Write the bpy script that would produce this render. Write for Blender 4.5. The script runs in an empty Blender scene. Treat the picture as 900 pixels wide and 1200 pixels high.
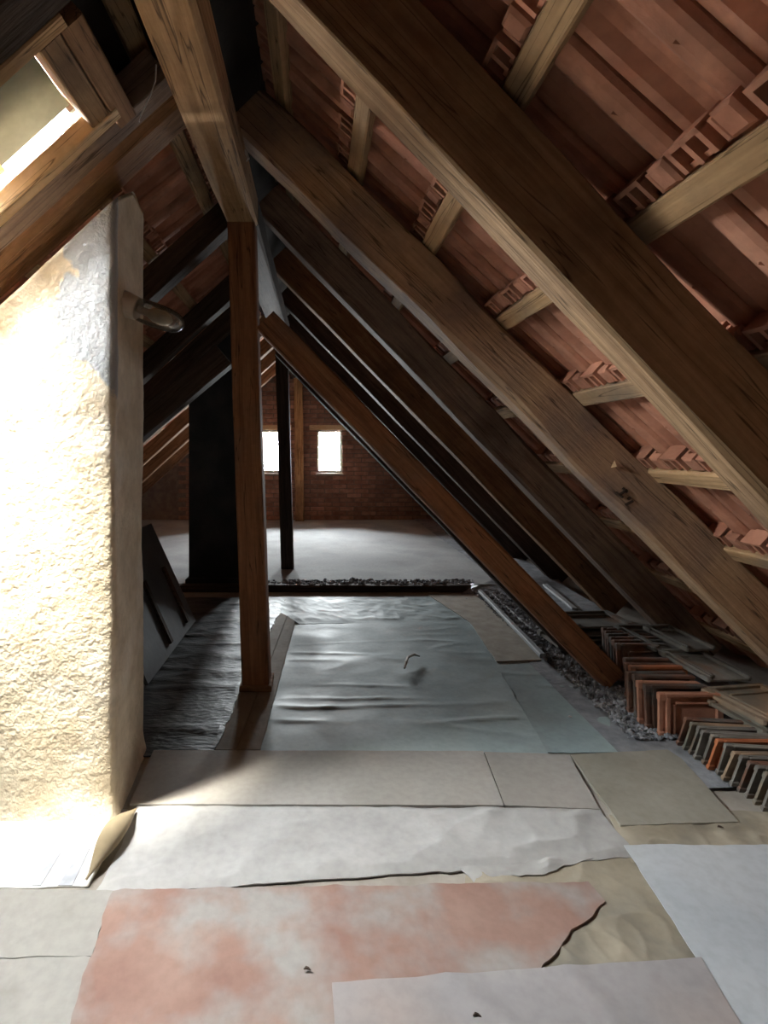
import bpy, bmesh, math, random
from mathutils import Vector, Matrix, noise
random.seed(7)
S = bpy.context.scene
COL = S.collection
F, VX, VY, H = 620.0, 370.0, 525.0, 1.3      # focal length and vanishing point in pixels (900x1200), eye height in metres

# ------------------------------------------------------------------ camera, sky, sun, exposure
cd = bpy.data.cameras.new('camera'); cam = bpy.data.objects.new('camera', cd); COL.objects.link(cam)
cam.location = (0, 0, H); cam.rotation_euler = (math.pi/2, 0, 0)
cd.sensor_fit = 'AUTO'; cd.sensor_width = 36.0; cd.lens = F/1200*36
cd.shift_x = (450-VX)/1200; cd.shift_y = (VY-600)/1200; cd.clip_start = 0.02
S.camera = cam
w = bpy.data.worlds.new('overcast_sky'); S.world = w; w.use_nodes = True
bg = w.node_tree.nodes['Background']
bg.inputs[0].default_value = (0.965, 0.98, 1.0, 1); bg.inputs[1].default_value = 150.0
sd = bpy.data.lights.new('hazy_sun', 'SUN'); sd.energy = 85.0; sd.angle = math.radians(16); sd.color = (1.0, 0.93, 0.82)
sun = bpy.data.objects.new('hazy_sun', sd); COL.objects.link(sun)
sun.rotation_euler = Vector((0.28, 0.26, -1.0)).to_track_quat('-Z', 'Y').to_euler()
S.view_settings.view_transform = 'Standard'; S.view_settings.look = 'None'
S.view_settings.exposure = 0.65; S.view_settings.gamma = 1.0; S.view_settings.use_curve_mapping = False
def portal(name, loc, direction, sx, sy, up='Y'):
    l = bpy.data.lights.new(name, 'AREA'); l.shape = 'RECTANGLE'; l.size = sx; l.size_y = sy; l.cycles.is_portal = True
    o = bpy.data.objects.new(name, l); COL.objects.link(o); o.location = loc
    o.rotation_euler = Vector(direction).to_track_quat('-Z', up).to_euler()

# ------------------------------------------------------------------ helpers
def P(px, py, Y): return Vector(((px-VX)*Y/F, Y, H-(py-VY)*Y/F))
def G(px, py, z=0.0):
    k = (H-z)/(py-VY); return Vector(((px-VX)*k, F*k, z))
class MB:
    def __init__(s): s.v = []; s.f = []
    def add(s, vs, fs):
        o = len(s.v); s.v += [tuple(v) for v in vs]; s.f += [tuple(i+o for i in f) for f in fs]
    def box(s, lo, hi, M=None, bev=0.0):
        (x0,y0,z0),(x1,y1,z1) = lo, hi
        if bev:
            b = bev; vs = []
            for z, i in ((z0,b),(z0+b,0),(z1-b,0),(z1,b)):
                vs += [(x0+i,y0+i,z),(x1-i,y0+i,z),(x1-i,y1-i,z),(x0+i,y1-i,z)]
            fs = [(3,2,1,0),(12,13,14,15)]
            for r in range(3):
                for j in range(4): fs.append((r*4+j, r*4+(j+1)%4, r*4+4+(j+1)%4, r*4+4+j))
        else:
            vs = [(x0,y0,z0),(x1,y0,z0),(x1,y1,z0),(x0,y1,z0),(x0,y0,z1),(x1,y0,z1),(x1,y1,z1),(x0,y1,z1)]
            fs = [(3,2,1,0),(4,5,6,7),(0,1,5,4),(1,2,6,5),(2,3,7,6),(3,0,4,7)]
        if M is not None: vs = [M @ Vector(v) for v in vs]
        s.add(vs, fs)
    def tube(s, pts, r, n=8, cap=True):
        rings = []
        for i, p in enumerate(pts):
            p = Vector(p); a = Vector(pts[max(0,i-1)]); b = Vector(pts[min(len(pts)-1,i+1)])
            t = (b-a).normalized(); u = t.orthogonal().normalized() if abs(t.z) > .95 else t.cross(Vector((0,0,1))).normalized(); v = t.cross(u)
            rr = r[i] if isinstance(r, (list, tuple)) else r
            rings.append([p + u*rr*math.cos(2*math.pi*k/n) + v*rr*math.sin(2*math.pi*k/n) for k in range(n)])
        vs = [x for q in rings for x in q]; fs = []
        for i in range(len(pts)-1):
            for k in range(n): fs.append((i*n+k, i*n+(k+1)%n, (i+1)*n+(k+1)%n, (i+1)*n+k))
        if cap: fs += [tuple(range(n))[::-1], tuple((len(pts)-1)*n+k for k in range(n))]
        s.add(vs, fs)
    def build(s, name, mat=None, parent=None, smooth=False):
        me = bpy.data.meshes.new(name); me.from_pydata(s.v, [], s.f); me.update()
        bm = bmesh.new(); bm.from_mesh(me); bmesh.ops.recalc_face_normals(bm, faces=bm.faces); bm.to_mesh(me); bm.free()
        if mat: me.materials.append(mat)
        if smooth: me.polygons.foreach_set('use_smooth', [True]*len(me.polygons))
        o = bpy.data.objects.new(name, me); COL.objects.link(o)
        if parent: o.parent = parent
        return o
def tag(o, label=None, cat=None, group=None, kind=None):
    if label: o['label'] = label
    if cat: o['category'] = cat
    if group: o['group'] = group
    if kind: o['kind'] = kind
    return o
def empty(name, loc, label=None, cat=None, group=None, kind=None):
    o = bpy.data.objects.new(name, None); COL.objects.link(o); o.location = loc; o.empty_display_size = .1
    return tag(o, label, cat, group, kind)
def local(mb, loc):
    mb.v = [tuple(Vector(v)-Vector(loc)) for v in mb.v]; return mb
def N3(x, y, z, s=1.0): return noise.noise(Vector((x*s, y*s, z*s)))

# ------------------------------------------------------------------ materials
def mat(name, c1, c2, scale=4.0, stretch=(1,1,1), rough=.85, bump=.2, bscale=40.0, metallic=0.0, lo=.35, hi=.65, vary=0.0, spec=.3, c3=None, c3scale=2.0, c3t=(.55,.7), detail=6.0, dist=0.0, coat=0.0, rough2=None, speck=.05):
    m = bpy.data.materials.new(name); m.use_nodes = True; nt = m.node_tree; N = nt.nodes; L = nt.links
    b = N['Principled BSDF']; b.inputs['Roughness'].default_value = rough; b.inputs['Metallic'].default_value = metallic
    b.inputs['Specular IOR Level'].default_value = spec; b.inputs['Coat Weight'].default_value = coat
    tc = N.new('ShaderNodeTexCoord'); oi = N.new('ShaderNodeObjectInfo')
    ad = N.new('ShaderNodeVectorMath'); ad.operation = 'ADD'; cm = N.new('ShaderNodeCombineXYZ')
    ml = N.new('ShaderNodeMath'); ml.operation = 'MULTIPLY'; ml.inputs[1].default_value = 37.0
    L.new(oi.outputs['Random'], ml.inputs[0])
    for i in range(3): L.new(ml.outputs[0], cm.inputs[i])
    L.new(tc.outputs['Object'], ad.inputs[0]); L.new(cm.outputs[0], ad.inputs[1])
    mp = N.new('ShaderNodeMapping'); mp.inputs['Scale'].default_value = stretch; L.new(ad.outputs[0], mp.inputs[0])
    def nz(s, d=detail, src=mp, di=0.0):
        n = N.new('ShaderNodeTexNoise'); n.inputs['Scale'].default_value = s; n.inputs['Detail'].default_value = d; n.inputs['Distortion'].default_value = di
        L.new(src.outputs[0], n.inputs['Vector']); return n
    def ramp(src, a, ca, bb, cb):
        r = N.new('ShaderNodeValToRGB'); r.color_ramp.elements[0].position = a; r.color_ramp.elements[0].color = (*ca, 1)
        r.color_ramp.elements[1].position = bb; r.color_ramp.elements[1].color = (*cb, 1); L.new(src, r.inputs[0]); return r
    def mix(kind, fac, a, bcol):
        x = N.new('ShaderNodeMix'); x.data_type = 'RGBA'; x.blend_type = kind
        if isinstance(fac, float): x.inputs[0].default_value = fac
        else: L.new(fac, x.inputs[0])
        L.new(a, x.inputs[6])
        if isinstance(bcol, tuple): x.inputs[7].default_value = (*bcol, 1)
        else: L.new(bcol, x.inputs[7])
        return x.outputs[2]
    n1 = nz(scale, di=dist); col = ramp(n1.outputs['Fac'], lo, c1, hi, c2).outputs[0]
    if c3:
        n2 = nz(c3scale, 4.0, ad); f = ramp(n2.outputs['Fac'], c3t[0], (0,0,0), c3t[1], (1,1,1)).outputs[0]
        col = mix('MIX', f, col, c3)
    if vary:
        mr = N.new('ShaderNodeMapRange'); mr.inputs[3].default_value = 1-vary; mr.inputs[4].default_value = 1+vary*.7; L.new(oi.outputs['Random'], mr.inputs[0])
        cc = N.new('ShaderNodeCombineColor')
        for i in range(3): L.new(mr.outputs[0], cc.inputs[i])
        col = mix('MULTIPLY', 1.0, col, cc.outputs[0])
    if speck:
        ns = nz(38.0, 6.0, ad); rs = ramp(ns.outputs['Fac'], .30, (1-speck*2,)*3, .62, (1+speck*.4,)*3); col = mix('MULTIPLY', 1.0, col, rs.outputs[0])
    L.new(col, b.inputs['Base Color'])
    nb = nz(bscale, 8.0); bp = N.new('ShaderNodeBump'); bp.inputs['Strength'].default_value = bump; bp.inputs['Distance'].default_value = .01
    L.new(nb.outputs['Fac'], bp.inputs['Height']); L.new(bp.outputs[0], b.inputs['Normal'])
    if rough2 is not None:
        n4 = nz(3.0, 5.0, ad); mr2 = N.new('ShaderNodeMapRange'); mr2.inputs[1].default_value = .35; mr2.inputs[2].default_value = .65; mr2.inputs[3].default_value = rough; mr2.inputs[4].default_value = rough2
        L.new(n4.outputs['Fac'], mr2.inputs[0]); L.new(mr2.outputs[0], b.inputs['Roughness'])
    m['mix'] = 1
    return m
def wood(name, c1, c2, crack=(.02,.013,.008), rough=.8, c3=None, c3t=(.5,.75), vary=.15):
    m = mat(name, c1, c2, scale=5.0, stretch=(.5,7,7), rough=rough, bump=.35, bscale=14.0, c3=c3, c3scale=2.2, c3t=c3t, vary=vary, dist=.6, spec=.12)
    nt = m.node_tree; N = nt.nodes; L = nt.links; b = N['Principled BSDF']
    src = b.inputs['Base Color'].links[0].from_socket
    mp = [n for n in N if n.type == 'MAPPING'][0]
    m2 = N.new('ShaderNodeMapping'); m2.inputs['Scale'].default_value = (.35,9,9); L.new(mp.inputs[0].links[0].from_socket, m2.inputs[0])
    n = N.new('ShaderNodeTexNoise'); n.inputs['Scale'].default_value = 3.0; n.inputs['Detail'].default_value = 2.0; L.new(m2.outputs[0], n.inputs['Vector'])
    r = N.new('ShaderNodeValToRGB'); e = r.color_ramp.elements
    e[0].position = .485; e[0].color = (0,0,0,1); e[1].position = .5; e[1].color = (1,1,1,1); x = e.new(.515); x.color = (0,0,0,1)
    L.new(n.outputs['Fac'], r.inputs[0])
    mx = N.new('ShaderNodeMix'); mx.data_type = 'RGBA'; mf = N.new('ShaderNodeMath'); mf.operation = 'MULTIPLY'; mf.inputs[1].default_value = .75
    L.new(r.outputs[0], mf.inputs[0]); L.new(mf.outputs[0], mx.inputs[0]); L.new(src, mx.inputs[6]); mx.inputs[7].default_value = (*crack, 1)
    L.new(mx.outputs[2], b.inputs['Base Color'])
    return m
M = dict(
    oak=wood('old_tan_timber', (.31,.18,.085), (.48,.30,.155), c3=(.15,.095,.06)),
    oakdark=wood('dark_tan_timber', (.20,.125,.068), (.32,.21,.12), c3=(.12,.075,.05)),
    oakgrey=wood('tan_and_grey_timber', (.30,.185,.105), (.44,.29,.175), c3=(.21,.145,.11), c3t=(.42,.6)),
    brown=wood('old_brown_timber', (.21,.11,.055), (.34,.19,.10), c3=(.12,.075,.05)),
    red=wood('reddish_timber', (.20,.085,.042), (.32,.15,.075), c3=(.16,.10,.07)),
    grey=wood('grey_brown_timber', (.17,.115,.085), (.29,.21,.16), c3=(.10,.065,.05)),
    dark=wood('soot_and_shade_timber', (.042,.03,.023), (.078,.054,.042)),  # sooty tone; on the far purlin it also paints in shade
    pale=wood('pale_sawn_timber', (.52,.36,.20), (.66,.48,.29), vary=.08),
    batten=wood('batten_timber', (.40,.25,.13), (.55,.37,.205), c3=(.2,.15,.11)),
    plaster=mat('cream_lime_plaster', (.60,.50,.36), (.76,.67,.52), scale=7, rough=.95, bump=.6, bscale=55, c3=(.80,.73,.62), c3scale=3),
    soot=mat('soot_black_render', (.012,.014,.015), (.026,.028,.029), scale=5, rough=.8, bump=.4, bscale=30),
    tile=mat('terracotta', (.43,.19,.12), (.58,.29,.19), scale=6, rough=.85, bump=.25, bscale=70, vary=.25, c3=(.28,.13,.085), c3scale=5, c3t=(.52,.75)),
    tiledark=mat('sooted_terracotta', (.13,.065,.045), (.24,.12,.08), scale=9, rough=.9, bump=.35, bscale=70, vary=.3, c3=(.12,.115,.105), c3scale=6, c3t=(.45,.6)),
    tilegrey=mat('dusty_grey_tile', (.14,.13,.115), (.24,.225,.20), scale=8, rough=.92, bump=.3, bscale=60, vary=.25, c3=(.19,.115,.075), c3scale=7, c3t=(.56,.7)),
    tileorange=mat('fresh_orange_tile', (.42,.13,.05), (.50,.19,.09), scale=9, rough=.88, bump=.3, bscale=60, c3=(.22,.12,.08), c3scale=9),
    tilebuff=mat('buff_dusty_tile', (.30,.20,.125), (.40,.28,.19), scale=7, rough=.9, bump=.3, bscale=60, c3=(.18,.17,.14), c3scale=4, c3t=(.42,.58)),
    brick=mat('brown_red_brick', (.26,.14,.10), (.37,.215,.16), scale=10, rough=.92, bump=.4, bscale=50, vary=.3),
    mortar=mat('old_mortar', (.15,.11,.09), (.22,.17,.14), scale=12, rough=.95, bump=.4, bscale=60),
    screed=mat('pale_cement_screed', (.30,.31,.315), (.41,.42,.425), scale=2.2, rough=.9, spec=.15, bump=.15, bscale=25, c3=(.27,.28,.285), c3scale=1.1),
    floor=mat('dusty_floor_boards', (.28,.25,.215), (.40,.365,.32), scale=4, rough=.9, bump=.3, bscale=30),
    hard=mat('hardboard', (.31,.29,.265), (.38,.36,.335), scale=2.2, rough=.72, bump=.06, bscale=60, vary=.1, c3=(.30,.28,.25), c3scale=2.0, c3t=(.55,.8)),
    hardgreen=mat('stained_hardboard', (.23,.215,.175), (.32,.30,.255), scale=2.5, rough=.75, bump=.08, bscale=60, c3=(.40,.385,.35), c3scale=3.0, c3t=(.58,.72)),
    poly=mat('dusty_translucent_film', (.26,.335,.355), (.36,.435,.45), scale=1.6, rough=.5, bump=.12, bscale=14, spec=.4, c3=(.25,.295,.30), c3scale=2.4, rough2=.7),
    polywhite=mat('milky_film', (.42,.455,.49), (.52,.545,.57), scale=2.4, rough=.45, bump=.12, bscale=20, spec=.5, c3=(.40,.40,.36), c3scale=1.5, c3t=(.56,.72)),
    lilac=mat('lilac_grey_film', (.30,.285,.29), (.37,.35,.355), scale=2.2, rough=.45, bump=.08, bscale=18, spec=.45, c3=(.40,.31,.27), c3scale=1.7, c3t=(.55,.8)),
    felt=mat('dark_roofing_felt', (.045,.052,.058), (.09,.10,.105), scale=8, rough=.5, bump=.5, bscale=30, stretch=(.7,2,1)),
    crump=mat('grey_white_paper', (.35,.345,.335), (.43,.425,.415), scale=3.0, rough=.8, bump=.15, bscale=20, c3=(.31,.30,.285), c3scale=2.6, c3t=(.55,.75)),
    tan=mat('tan_wrapping_paper', (.27,.235,.175), (.38,.335,.26), scale=4.0, rough=.85, bump=.3, bscale=16, c3=(.22,.20,.165), c3scale=3.5),
    curl=mat('brown_paper', (.25,.19,.11), (.34,.27,.17), scale=5.0, rough=.8, bump=.2, bscale=20),
    lino=mat('worn_red_lino', (.25,.14,.112), (.325,.21,.17), scale=4.5, rough=.7, bump=.15, bscale=50, c3=(.31,.29,.275), c3scale=4.6, c3t=(.42,.62), lo=.3, hi=.7),
    cloth=mat('grey_cloth', (.28,.27,.25), (.36,.345,.325), scale=2.0, rough=.9, bump=.1, bscale=40, c3=(.25,.24,.22), c3scale=2),
    news=mat('newsprint', (.60,.59,.56), (.70,.69,.67), scale=3.0, rough=.85, bump=.1, bscale=30),
    ink=mat('faded_ink', (.42,.44,.49), (.52,.54,.58), scale=30, rough=.85, bump=.05),
    board=mat('chip_board', (.32,.285,.235), (.41,.37,.315), scale=12, rough=.7, bump=.12, bscale=90),
    whitewood=wood('blue_grey_lath', (.34,.36,.38), (.48,.50,.52), crack=(.14,.14,.15), rough=.6),
    gravel=mat('slag_gravel', (.08,.085,.095), (.42,.44,.48), scale=14, rough=.9, bump=.3, bscale=60),
    dustboard=mat('dusty_edge_board', (.30,.325,.35), (.39,.415,.435), scale=5, rough=.85, bump=.15, bscale=40),
    dust=mat('grey_slag_dust', (.19,.20,.22), (.30,.315,.34), scale=14, rough=.95, bump=.5, bscale=50),
    metal=mat('green_grey_sheet_metal', (.10,.12,.10), (.17,.19,.165), scale=3, rough=.38, bump=.05, bscale=20, metallic=.6, c3=(.2,.16,.1), c3scale=4),
    hatchmetal=mat('dark_green_hatch_metal', (.045,.06,.05), (.08,.10,.085), scale=3, rough=.4, bump=.05, bscale=20, metallic=.4),
    porcelain=mat('cream_porcelain', (.50,.45,.37), (.60,.55,.46), scale=9, rough=.35, bump=.05, spec=.5),
    wire=mat('white_cable', (.55,.55,.55), (.7,.7,.7), rough=.5, bump=0.0),
    web=mat('cobweb', (.5,.5,.5), (.7,.7,.7), rough=.9, bump=0.0),
    panel=mat('dark_grey_panel', (.055,.062,.068), (.095,.105,.115), scale=3, rough=.55, bump=.1, bscale=40),
    frame=mat('flaking_white_paint', (.35,.30,.24), (.55,.50,.43), scale=12, rough=.7, bump=.2),
    lightseal=mat('light_seal_shell', (.03,.02,.015), (.05,.035,.025), rough=.95),
    limewash=mat('blue_grey_limewash', (.56,.60,.66), (.66,.70,.75), scale=9, rough=.95, bump=.3, bscale=50),
)
def glassmat(name, fac=.12, tint=(1,1,1), rough=.05):
    m = bpy.data.materials.new(name); m.use_nodes = True; nt = m.node_tree; N = nt.nodes; L = nt.links
    N.remove(N['Principled BSDF'])
    t = N.new('ShaderNodeBsdfTransparent'); t.inputs[0].default_value = (*tint, 1)
    g = N.new('ShaderNodeBsdfGlossy'); g.inputs['Roughness'].default_value = rough
    fr = N.new('ShaderNodeFresnel'); fr.inputs[0].default_value = 1.45
    a = N.new('ShaderNodeMath'); a.operation = 'ADD'; a.inputs[1].default_value = fac; a.use_clamp = True; L.new(fr.outputs[0], a.inputs[0])
    mx = N.new('ShaderNodeMixShader'); L.new(a.outputs[0], mx.inputs[0]); L.new(t.outputs[0], mx.inputs[1]); L.new(g.outputs[0], mx.inputs[2])
    L.new(mx.outputs[0], N['Material Output'].inputs[0]); return m
M['dirtyglass'] = glassmat('dirty_hatch_glass', .05, (.85,.86,.85), .2); M['glass'] = glassmat('window_glass', 0.0, (.95,.97,.97)); M['jar'] = glassmat('lamp_glass', .16, (.86,.84,.80), .22)
# blue-grey limewash patch at the chimney's upper corner: a stain with its own outline
def chimney_material():
    m = M['plaster']; nt = m.node_tree; N = nt.nodes; L = nt.links; b = N['Principled BSDF']
    src = b.inputs['Base Color'].links[0].from_socket
    geo = N.new('ShaderNodeTexCoord'); sep = N.new('ShaderNodeSeparateXYZ'); L.new(geo.outputs['Object'], sep.inputs[0])
    n = N.new('ShaderNodeTexNoise'); n.inputs['Scale'].default_value = 9; n.inputs['Detail'].default_value = 6; L.new(geo.outputs['Object'], n.inputs[0])
    def math_(op, a, bb):
        x = N.new('ShaderNodeMath'); x.operation = op
        for i, q in enumerate((a, bb)):
            if isinstance(q, (int, float)): x.inputs[i].default_value = q
            else: L.new(q, x.inputs[i])
        return x.outputs[0]
    d = math_('ADD', sep.outputs['Z'], math_('MULTIPLY', sep.outputs['X'], .67))          # along the corner diagonal
    d = math_('ADD', d, math_('MULTIPLY', math_('SUBTRACT', n.outputs['Fac'], .5), .30))
    r = N.new('ShaderNodeMapRange'); r.inputs[1].default_value = 1.775; r.inputs[2].default_value = 1.79; L.new(d, r.inputs[0])
    ex = math_('ADD', sep.outputs['X'], math_('MULTIPLY', math_('SUBTRACT', n.outputs['Fac'], .5), .25))
    r2 = N.new('ShaderNodeMapRange'); r2.inputs[1].default_value = .20; r2.inputs[2].default_value = .215; L.new(ex, r2.inputs[0])
    fac = math_('MULTIPLY', math_('MULTIPLY', r.outputs[0], r2.outputs[0]), math_('LESS_THAN', sep.outputs['Y'], -.115))
    mx = N.new('ShaderNodeMix'); mx.data_type = 'RGBA'; L.new(fac, mx.inputs[0]); L.new(src, mx.inputs[6]); mx.inputs[7].default_value = (.43,.455,.48,1)
    L.new(mx.outputs[2], b.inputs['Base Color'])
chimney_material()

# ------------------------------------------------------------------ beams
def beam_mb(L, w, h, seed, amp=.006, wane=.012, seg=.13, round_=0.0):
    """hewn timber along local x, width w on y, height h on z, chamfered with wavering edges"""
    mb = MB(); n = max(2, int(L/seg)); rings = []
    for i in range(n+1):
        x = -L/2 + L*i/n; ring = []
        k = 0
        for sy, sz in ((-1,-1),(1,-1),(1,1),(-1,1)):
            c = .004 + wane*max(0.0, N3(x*1.3, seed+k*7.1, 0)*1.4+.25) + round_
            dy = amp*N3(x*2.0, seed+k*3.3, 5); dz = amp*N3(x*2.0, seed+k*5.7, 9)
            Y, Z = sy*w/2+dy, sz*h/2+dz
            a, b2 = (x, Y-sy*c, Z), (x, Y, Z-sz*c)
            ring += [a, b2] if sy*sz < 0 else [b2, a]
            k += 1
        rings.append(ring)
    q = 8; vs = [p for r in rings for p in r]; fs = []
    for i in range(n):
        for j in range(q): fs.append((i*q+j, i*q+(j+1)%q, (i+1)*q+(j+1)%q, (i+1)*q+j))
    fs += [tuple(range(q))[::-1], tuple(n*q+j for j in range(q))]
    mb.add(vs, fs); return mb
BS = [0.0]
def beam(name, p0, p1, w, h, up, m, label=None, cat=None, group=None, parent=None, amp=.006, wane=.012, round_=0.0, kind=None):
    p0, p1 = Vector(p0), Vector(p1); d = p1-p0; L = d.length; x = d.normalized(); z = Vector(up); z = (z - x*z.dot(x)).normalized(); y = z.cross(x)
    BS[0] += 13.7
    o = beam_mb(L, w, h, BS[0], amp, wane, round_=round_).build(name, m, parent)
    R = Matrix((x, y, z)).transposed().to_4x4(); R.translation = (p0+p1)/2
    if parent: o.matrix_parent_inverse = Matrix.Translation(-Vector(parent.location)); o.matrix_basis = R
    else: o.matrix_world = R
    return tag(o, label, cat, group, kind)

# ------------------------------------------------------------------ roof geometry
RT, LT = 1.03, .908                                # tangents of the two slopes
def zr(X): return 2.335 - RT*X                     # underside line of the rafters, slope over the tile piles
def zl(X): return 3.02 + LT*X                      # the same, slope with the hatch
nR = Vector((RT,0,1)).normalized(); nL = Vector((-LT,0,1)).normalized()
YB, YF = 9.2, -2.0
ROMAN = ['first','second','third','fourth','fifth','sixth','seventh','eighth','ninth','tenth','eleventh','twelfth','thirteenth','fourteenth']

# ------------------------------------------------------------------ setting: floors and walls
mb = MB(); mb.box((-4,YF,-.12),(3.2,4.80,0)); mb.box((1.60,4.75,-.12),(3.2,YB+.2,.0)); floor = tag(mb.build('floor', M['floor']), kind='structure')
def plank(poly, z0, z1, m, parent):
    mb = MB(); a = [G(*p) for p in poly]; n = len(a)
    mb.add([(p.x,p.y,z0) for p in a]+[(p.x,p.y,z1) for p in a], [tuple(range(n))[::-1], tuple(range(n,2*n))]+[(i,(i+1)%n,(i+1)%n+n,i+n) for i in range(n)])
    return mb.build('plank', m, parent)
for q in ([(329,716),(339,716),(276,880.5),(249,880.5)], [(340,716),(349,716),(305,880.5),(278,880.5)], [(318,716),(328,716),(248,880.5),(222,880.5)]):
    plank(q, 0, .008, M['floor'], floor)
mb = MB(); n = 40
for i in range(n+1):
    for j in range(n+1):
        x = -4+5.75*i/n; y = 4.86+(YB+.1-4.86)*j/n; mb.v.append((x, y, .05+.008*N3(x*1.5,y*1.5,3)))
for i in range(n):
    for j in range(n): a = i*(n+1)+j; mb.f.append((a,a+n+1,a+n+2,a+1))
mb.box((-4,4.86,-.12),(1.75,YB+.1,.03))
floor2 = tag(mb.build('floor', M['screed'], smooth=True), kind='structure')
# gable wall at the far end: bricks in running bond round two windows
WX = [(.02,.46),(-.99,-.55)]; WZ = (.86, 1.61)
back = empty('wall_back', (0,YB,0), kind='structure')
def in_roof(x, z): return z < min(zr(x)+.22, zl(x)+.2)
mb = MB()
def prism_xz(mb, pts, y0, y1):
    n = len(pts); mb.add([(x,y0,z) for x,z in pts]+[(x,y1,z) for x,z in pts], [tuple(range(n)), tuple(range(n,2*n))[::-1]]+[(i,(i+1)%n,(i+1)%n+n,i+n) for i in range(n)])
y0, y1 = YB+.012, YB+.30
prism_xz(mb, [(-3.4,0),(2.6,0),(2.6,WZ[0]),(-3.4,WZ[0])], y0, y1)
prism_xz(mb, [(-3.0,WZ[0]),(WX[1][0],WZ[0]),(WX[1][0],WZ[1]),(-1.6,WZ[1])], y0, y1)
prism_xz(mb, [(WX[1][1],WZ[0]),(WX[0][0],WZ[0]),(WX[0][0],WZ[1]),(WX[1][1],WZ[1])], y0, y1)
prism_xz(mb, [(WX[0][1],WZ[0]),(2.0,WZ[0]),(1.2,WZ[1]),(WX[0][1],WZ[1])], y0, y1)
prism_xz(mb, [(-2.0,WZ[1]),(1.4,WZ[1]),(-.3,3.1)], y0, y1)
local(mb, (0,YB,0)).build('mortar_bed', M['mortar'], back)
brick_me = {}
cnt = 0; far = MB(); rows = 36; bh, bl = .0771, .255
bmesh0 = MB(); bmesh0.box((-.119,-.002,-.032),(.119,.10,.032), bev=.005)
proto = None
cands = []
for r in range(rows):
    z = .05 + bh*(r+.5)
    for c in range(-9, 12):
        x = c*bl + (bl/2 if r % 2 else 0) + .03
        if not in_roof(x, z): continue
        xa, xb = x-.119, x+.119
        bad = False
        for (a, b2) in WX:
            if xb > a-.01 and xa < b2+.01 and z > WZ[0]-.03 and z < WZ[1]+.03: bad = True; hit = (a, b2)
        if bad:
            # cut brick beside the reveal
            a, b2 = hit
            if xa < a-.03: xb = a
            elif xb > b2+.03: xa = b2
            else: continue
        cands.append((x, z, xa, xb))
cands.sort(key=lambda q: abs((VX+q[0]*F/YB)-400) + abs((VY-(q[1]-H)*F/YB)-560)*.6)
for i, (x, z, xa, xb) in enumerate(cands):
    full = abs((xb-xa)-.238) < .001
    if i < 290:
        if full and proto is not None: o = proto.copy(); COL.objects.link(o)
        elif full: proto = o = bmesh0.build('brick', M['brick'], back)
        else:
            q = MB(); q.box((-(xb-xa)/2,-.002,-.032),((xb-xa)/2,.10,.032), bev=.005); o = q.build('brick', M['brick'], back)
        o.parent = back; o.location = ((xa+xb)/2, random.uniform(-.004,.004), z); o.rotation_euler = (0, random.uniform(-.01,.01), 0)
    else: far.box((xa,-.002,z-.032),(xb,.10,z+.032))
fb = far.build('brick_field', M['brick'], back); fb['kind'] = 'stuff'
# windows
for i, (a, b2) in enumerate(WX):
    wnd = empty('window_%d' % (i+1), ((a+b2)/2, YB+.12, WZ[0]), kind='structure')
    hw, hh = (b2-a)/2, WZ[1]-WZ[0]
    fr = MB(); t = .035
    fr.box((-hw,-.03,0),(-hw+t,.03,hh)); fr.box((hw-t,-.03,0),(hw,.03,hh)); fr.box((-hw+t,-.03,0),(hw-t,.03,t*1.3)); fr.box((-hw+t,-.03,hh-t),(hw-t,.03,hh))
    fr.build('window_frame', M['frame'], wnd)
    gl = MB(); gl.box((-hw+t,-.003,t),(hw-t,.003,hh-t)); gl.build('pane', M['glass'], wnd)
    sl = MB(); sl.box((-hw-.02,-.16,-.03),(hw+.02,-.03,0), bev=.004); sl.build('window_sill', M['frame'], wnd)
    lt = MB(); lt.box((-hw-.13,-.135,hh),(hw+.13,.05,hh+.09), bev=.006); lt.build('lintel', M['pale'], wnd)
    portal('window_portal', ((a+b2)/2, YB+.17, WZ[0]+hh/2), (0,-1,0), hw*2, hh)
mb = MB(); mb.box((-4,YF-.2,-.1),(3.2,YF,3.3)); tag(mb.build('wall_front', M['mortar']), kind='structure')

# ------------------------------------------------------------------ added light-blocking shells, battens, tiles
HX0, HX1, HY0, HY1, HYO = -1.50, -.735, 1.41, 1.745, 2.03       # hatch opening in plan
def slope_box(mb, x0, x1, y0, y1, n0, n1, zf, nrm):
    vs = []
    for nn in (n0, n1):
        for (x, y) in ((x0,y0),(x1,y0),(x1,y1),(x0,y1)):
            p = Vector((x, y, zf(x))) + nrm*nn; vs.append(p)
    mb.add(vs, [(3,2,1,0),(4,5,6,7),(0,1,5,4),(1,2,6,5),(2,3,7,6),(3,0,4,7)])
rh, lh = .225, .17                                     # batten undersides above the rafter undersides (perpendicular)
ceilR = empty('ceiling', (0,0,0), kind='structure'); ceilL = empty('ceiling', (0,0,0), kind='structure')
mb = MB(); slope_box(mb, -1.0, 3.0, YF-.2, YB+.3, rh+.15, rh+.18, zr, nR); mb.build('added_light_seal', M['lightseal'], ceilR)  # added unseen shell above the tiles, keeps daylight from leaking in
mb = MB(); n0, n1 = lh+.13, lh+.16
slope_box(mb, -4.2, HX0, YF-.2, YB+.3, n0, n1, zl, nL); slope_box(mb, HX1, .25, YF-.2, YB+.3, n0, n1, zl, nL)
slope_box(mb, HX0, HX1, YF-.2, HY0, n0, n1, zl, nL); slope_box(mb, HX0, HX1, HYO, YB+.3, n0, n1, zl, nL)
mb.build('added_light_seal', M['lightseal'], ceilL)
BX = [-.32+.32*k for k in range(0, 9)]                 # batten x on the tile-pile slope
LXB = [-.50-.33*k for k in range(0, 8)]
BW, BT = .075, .045
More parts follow.
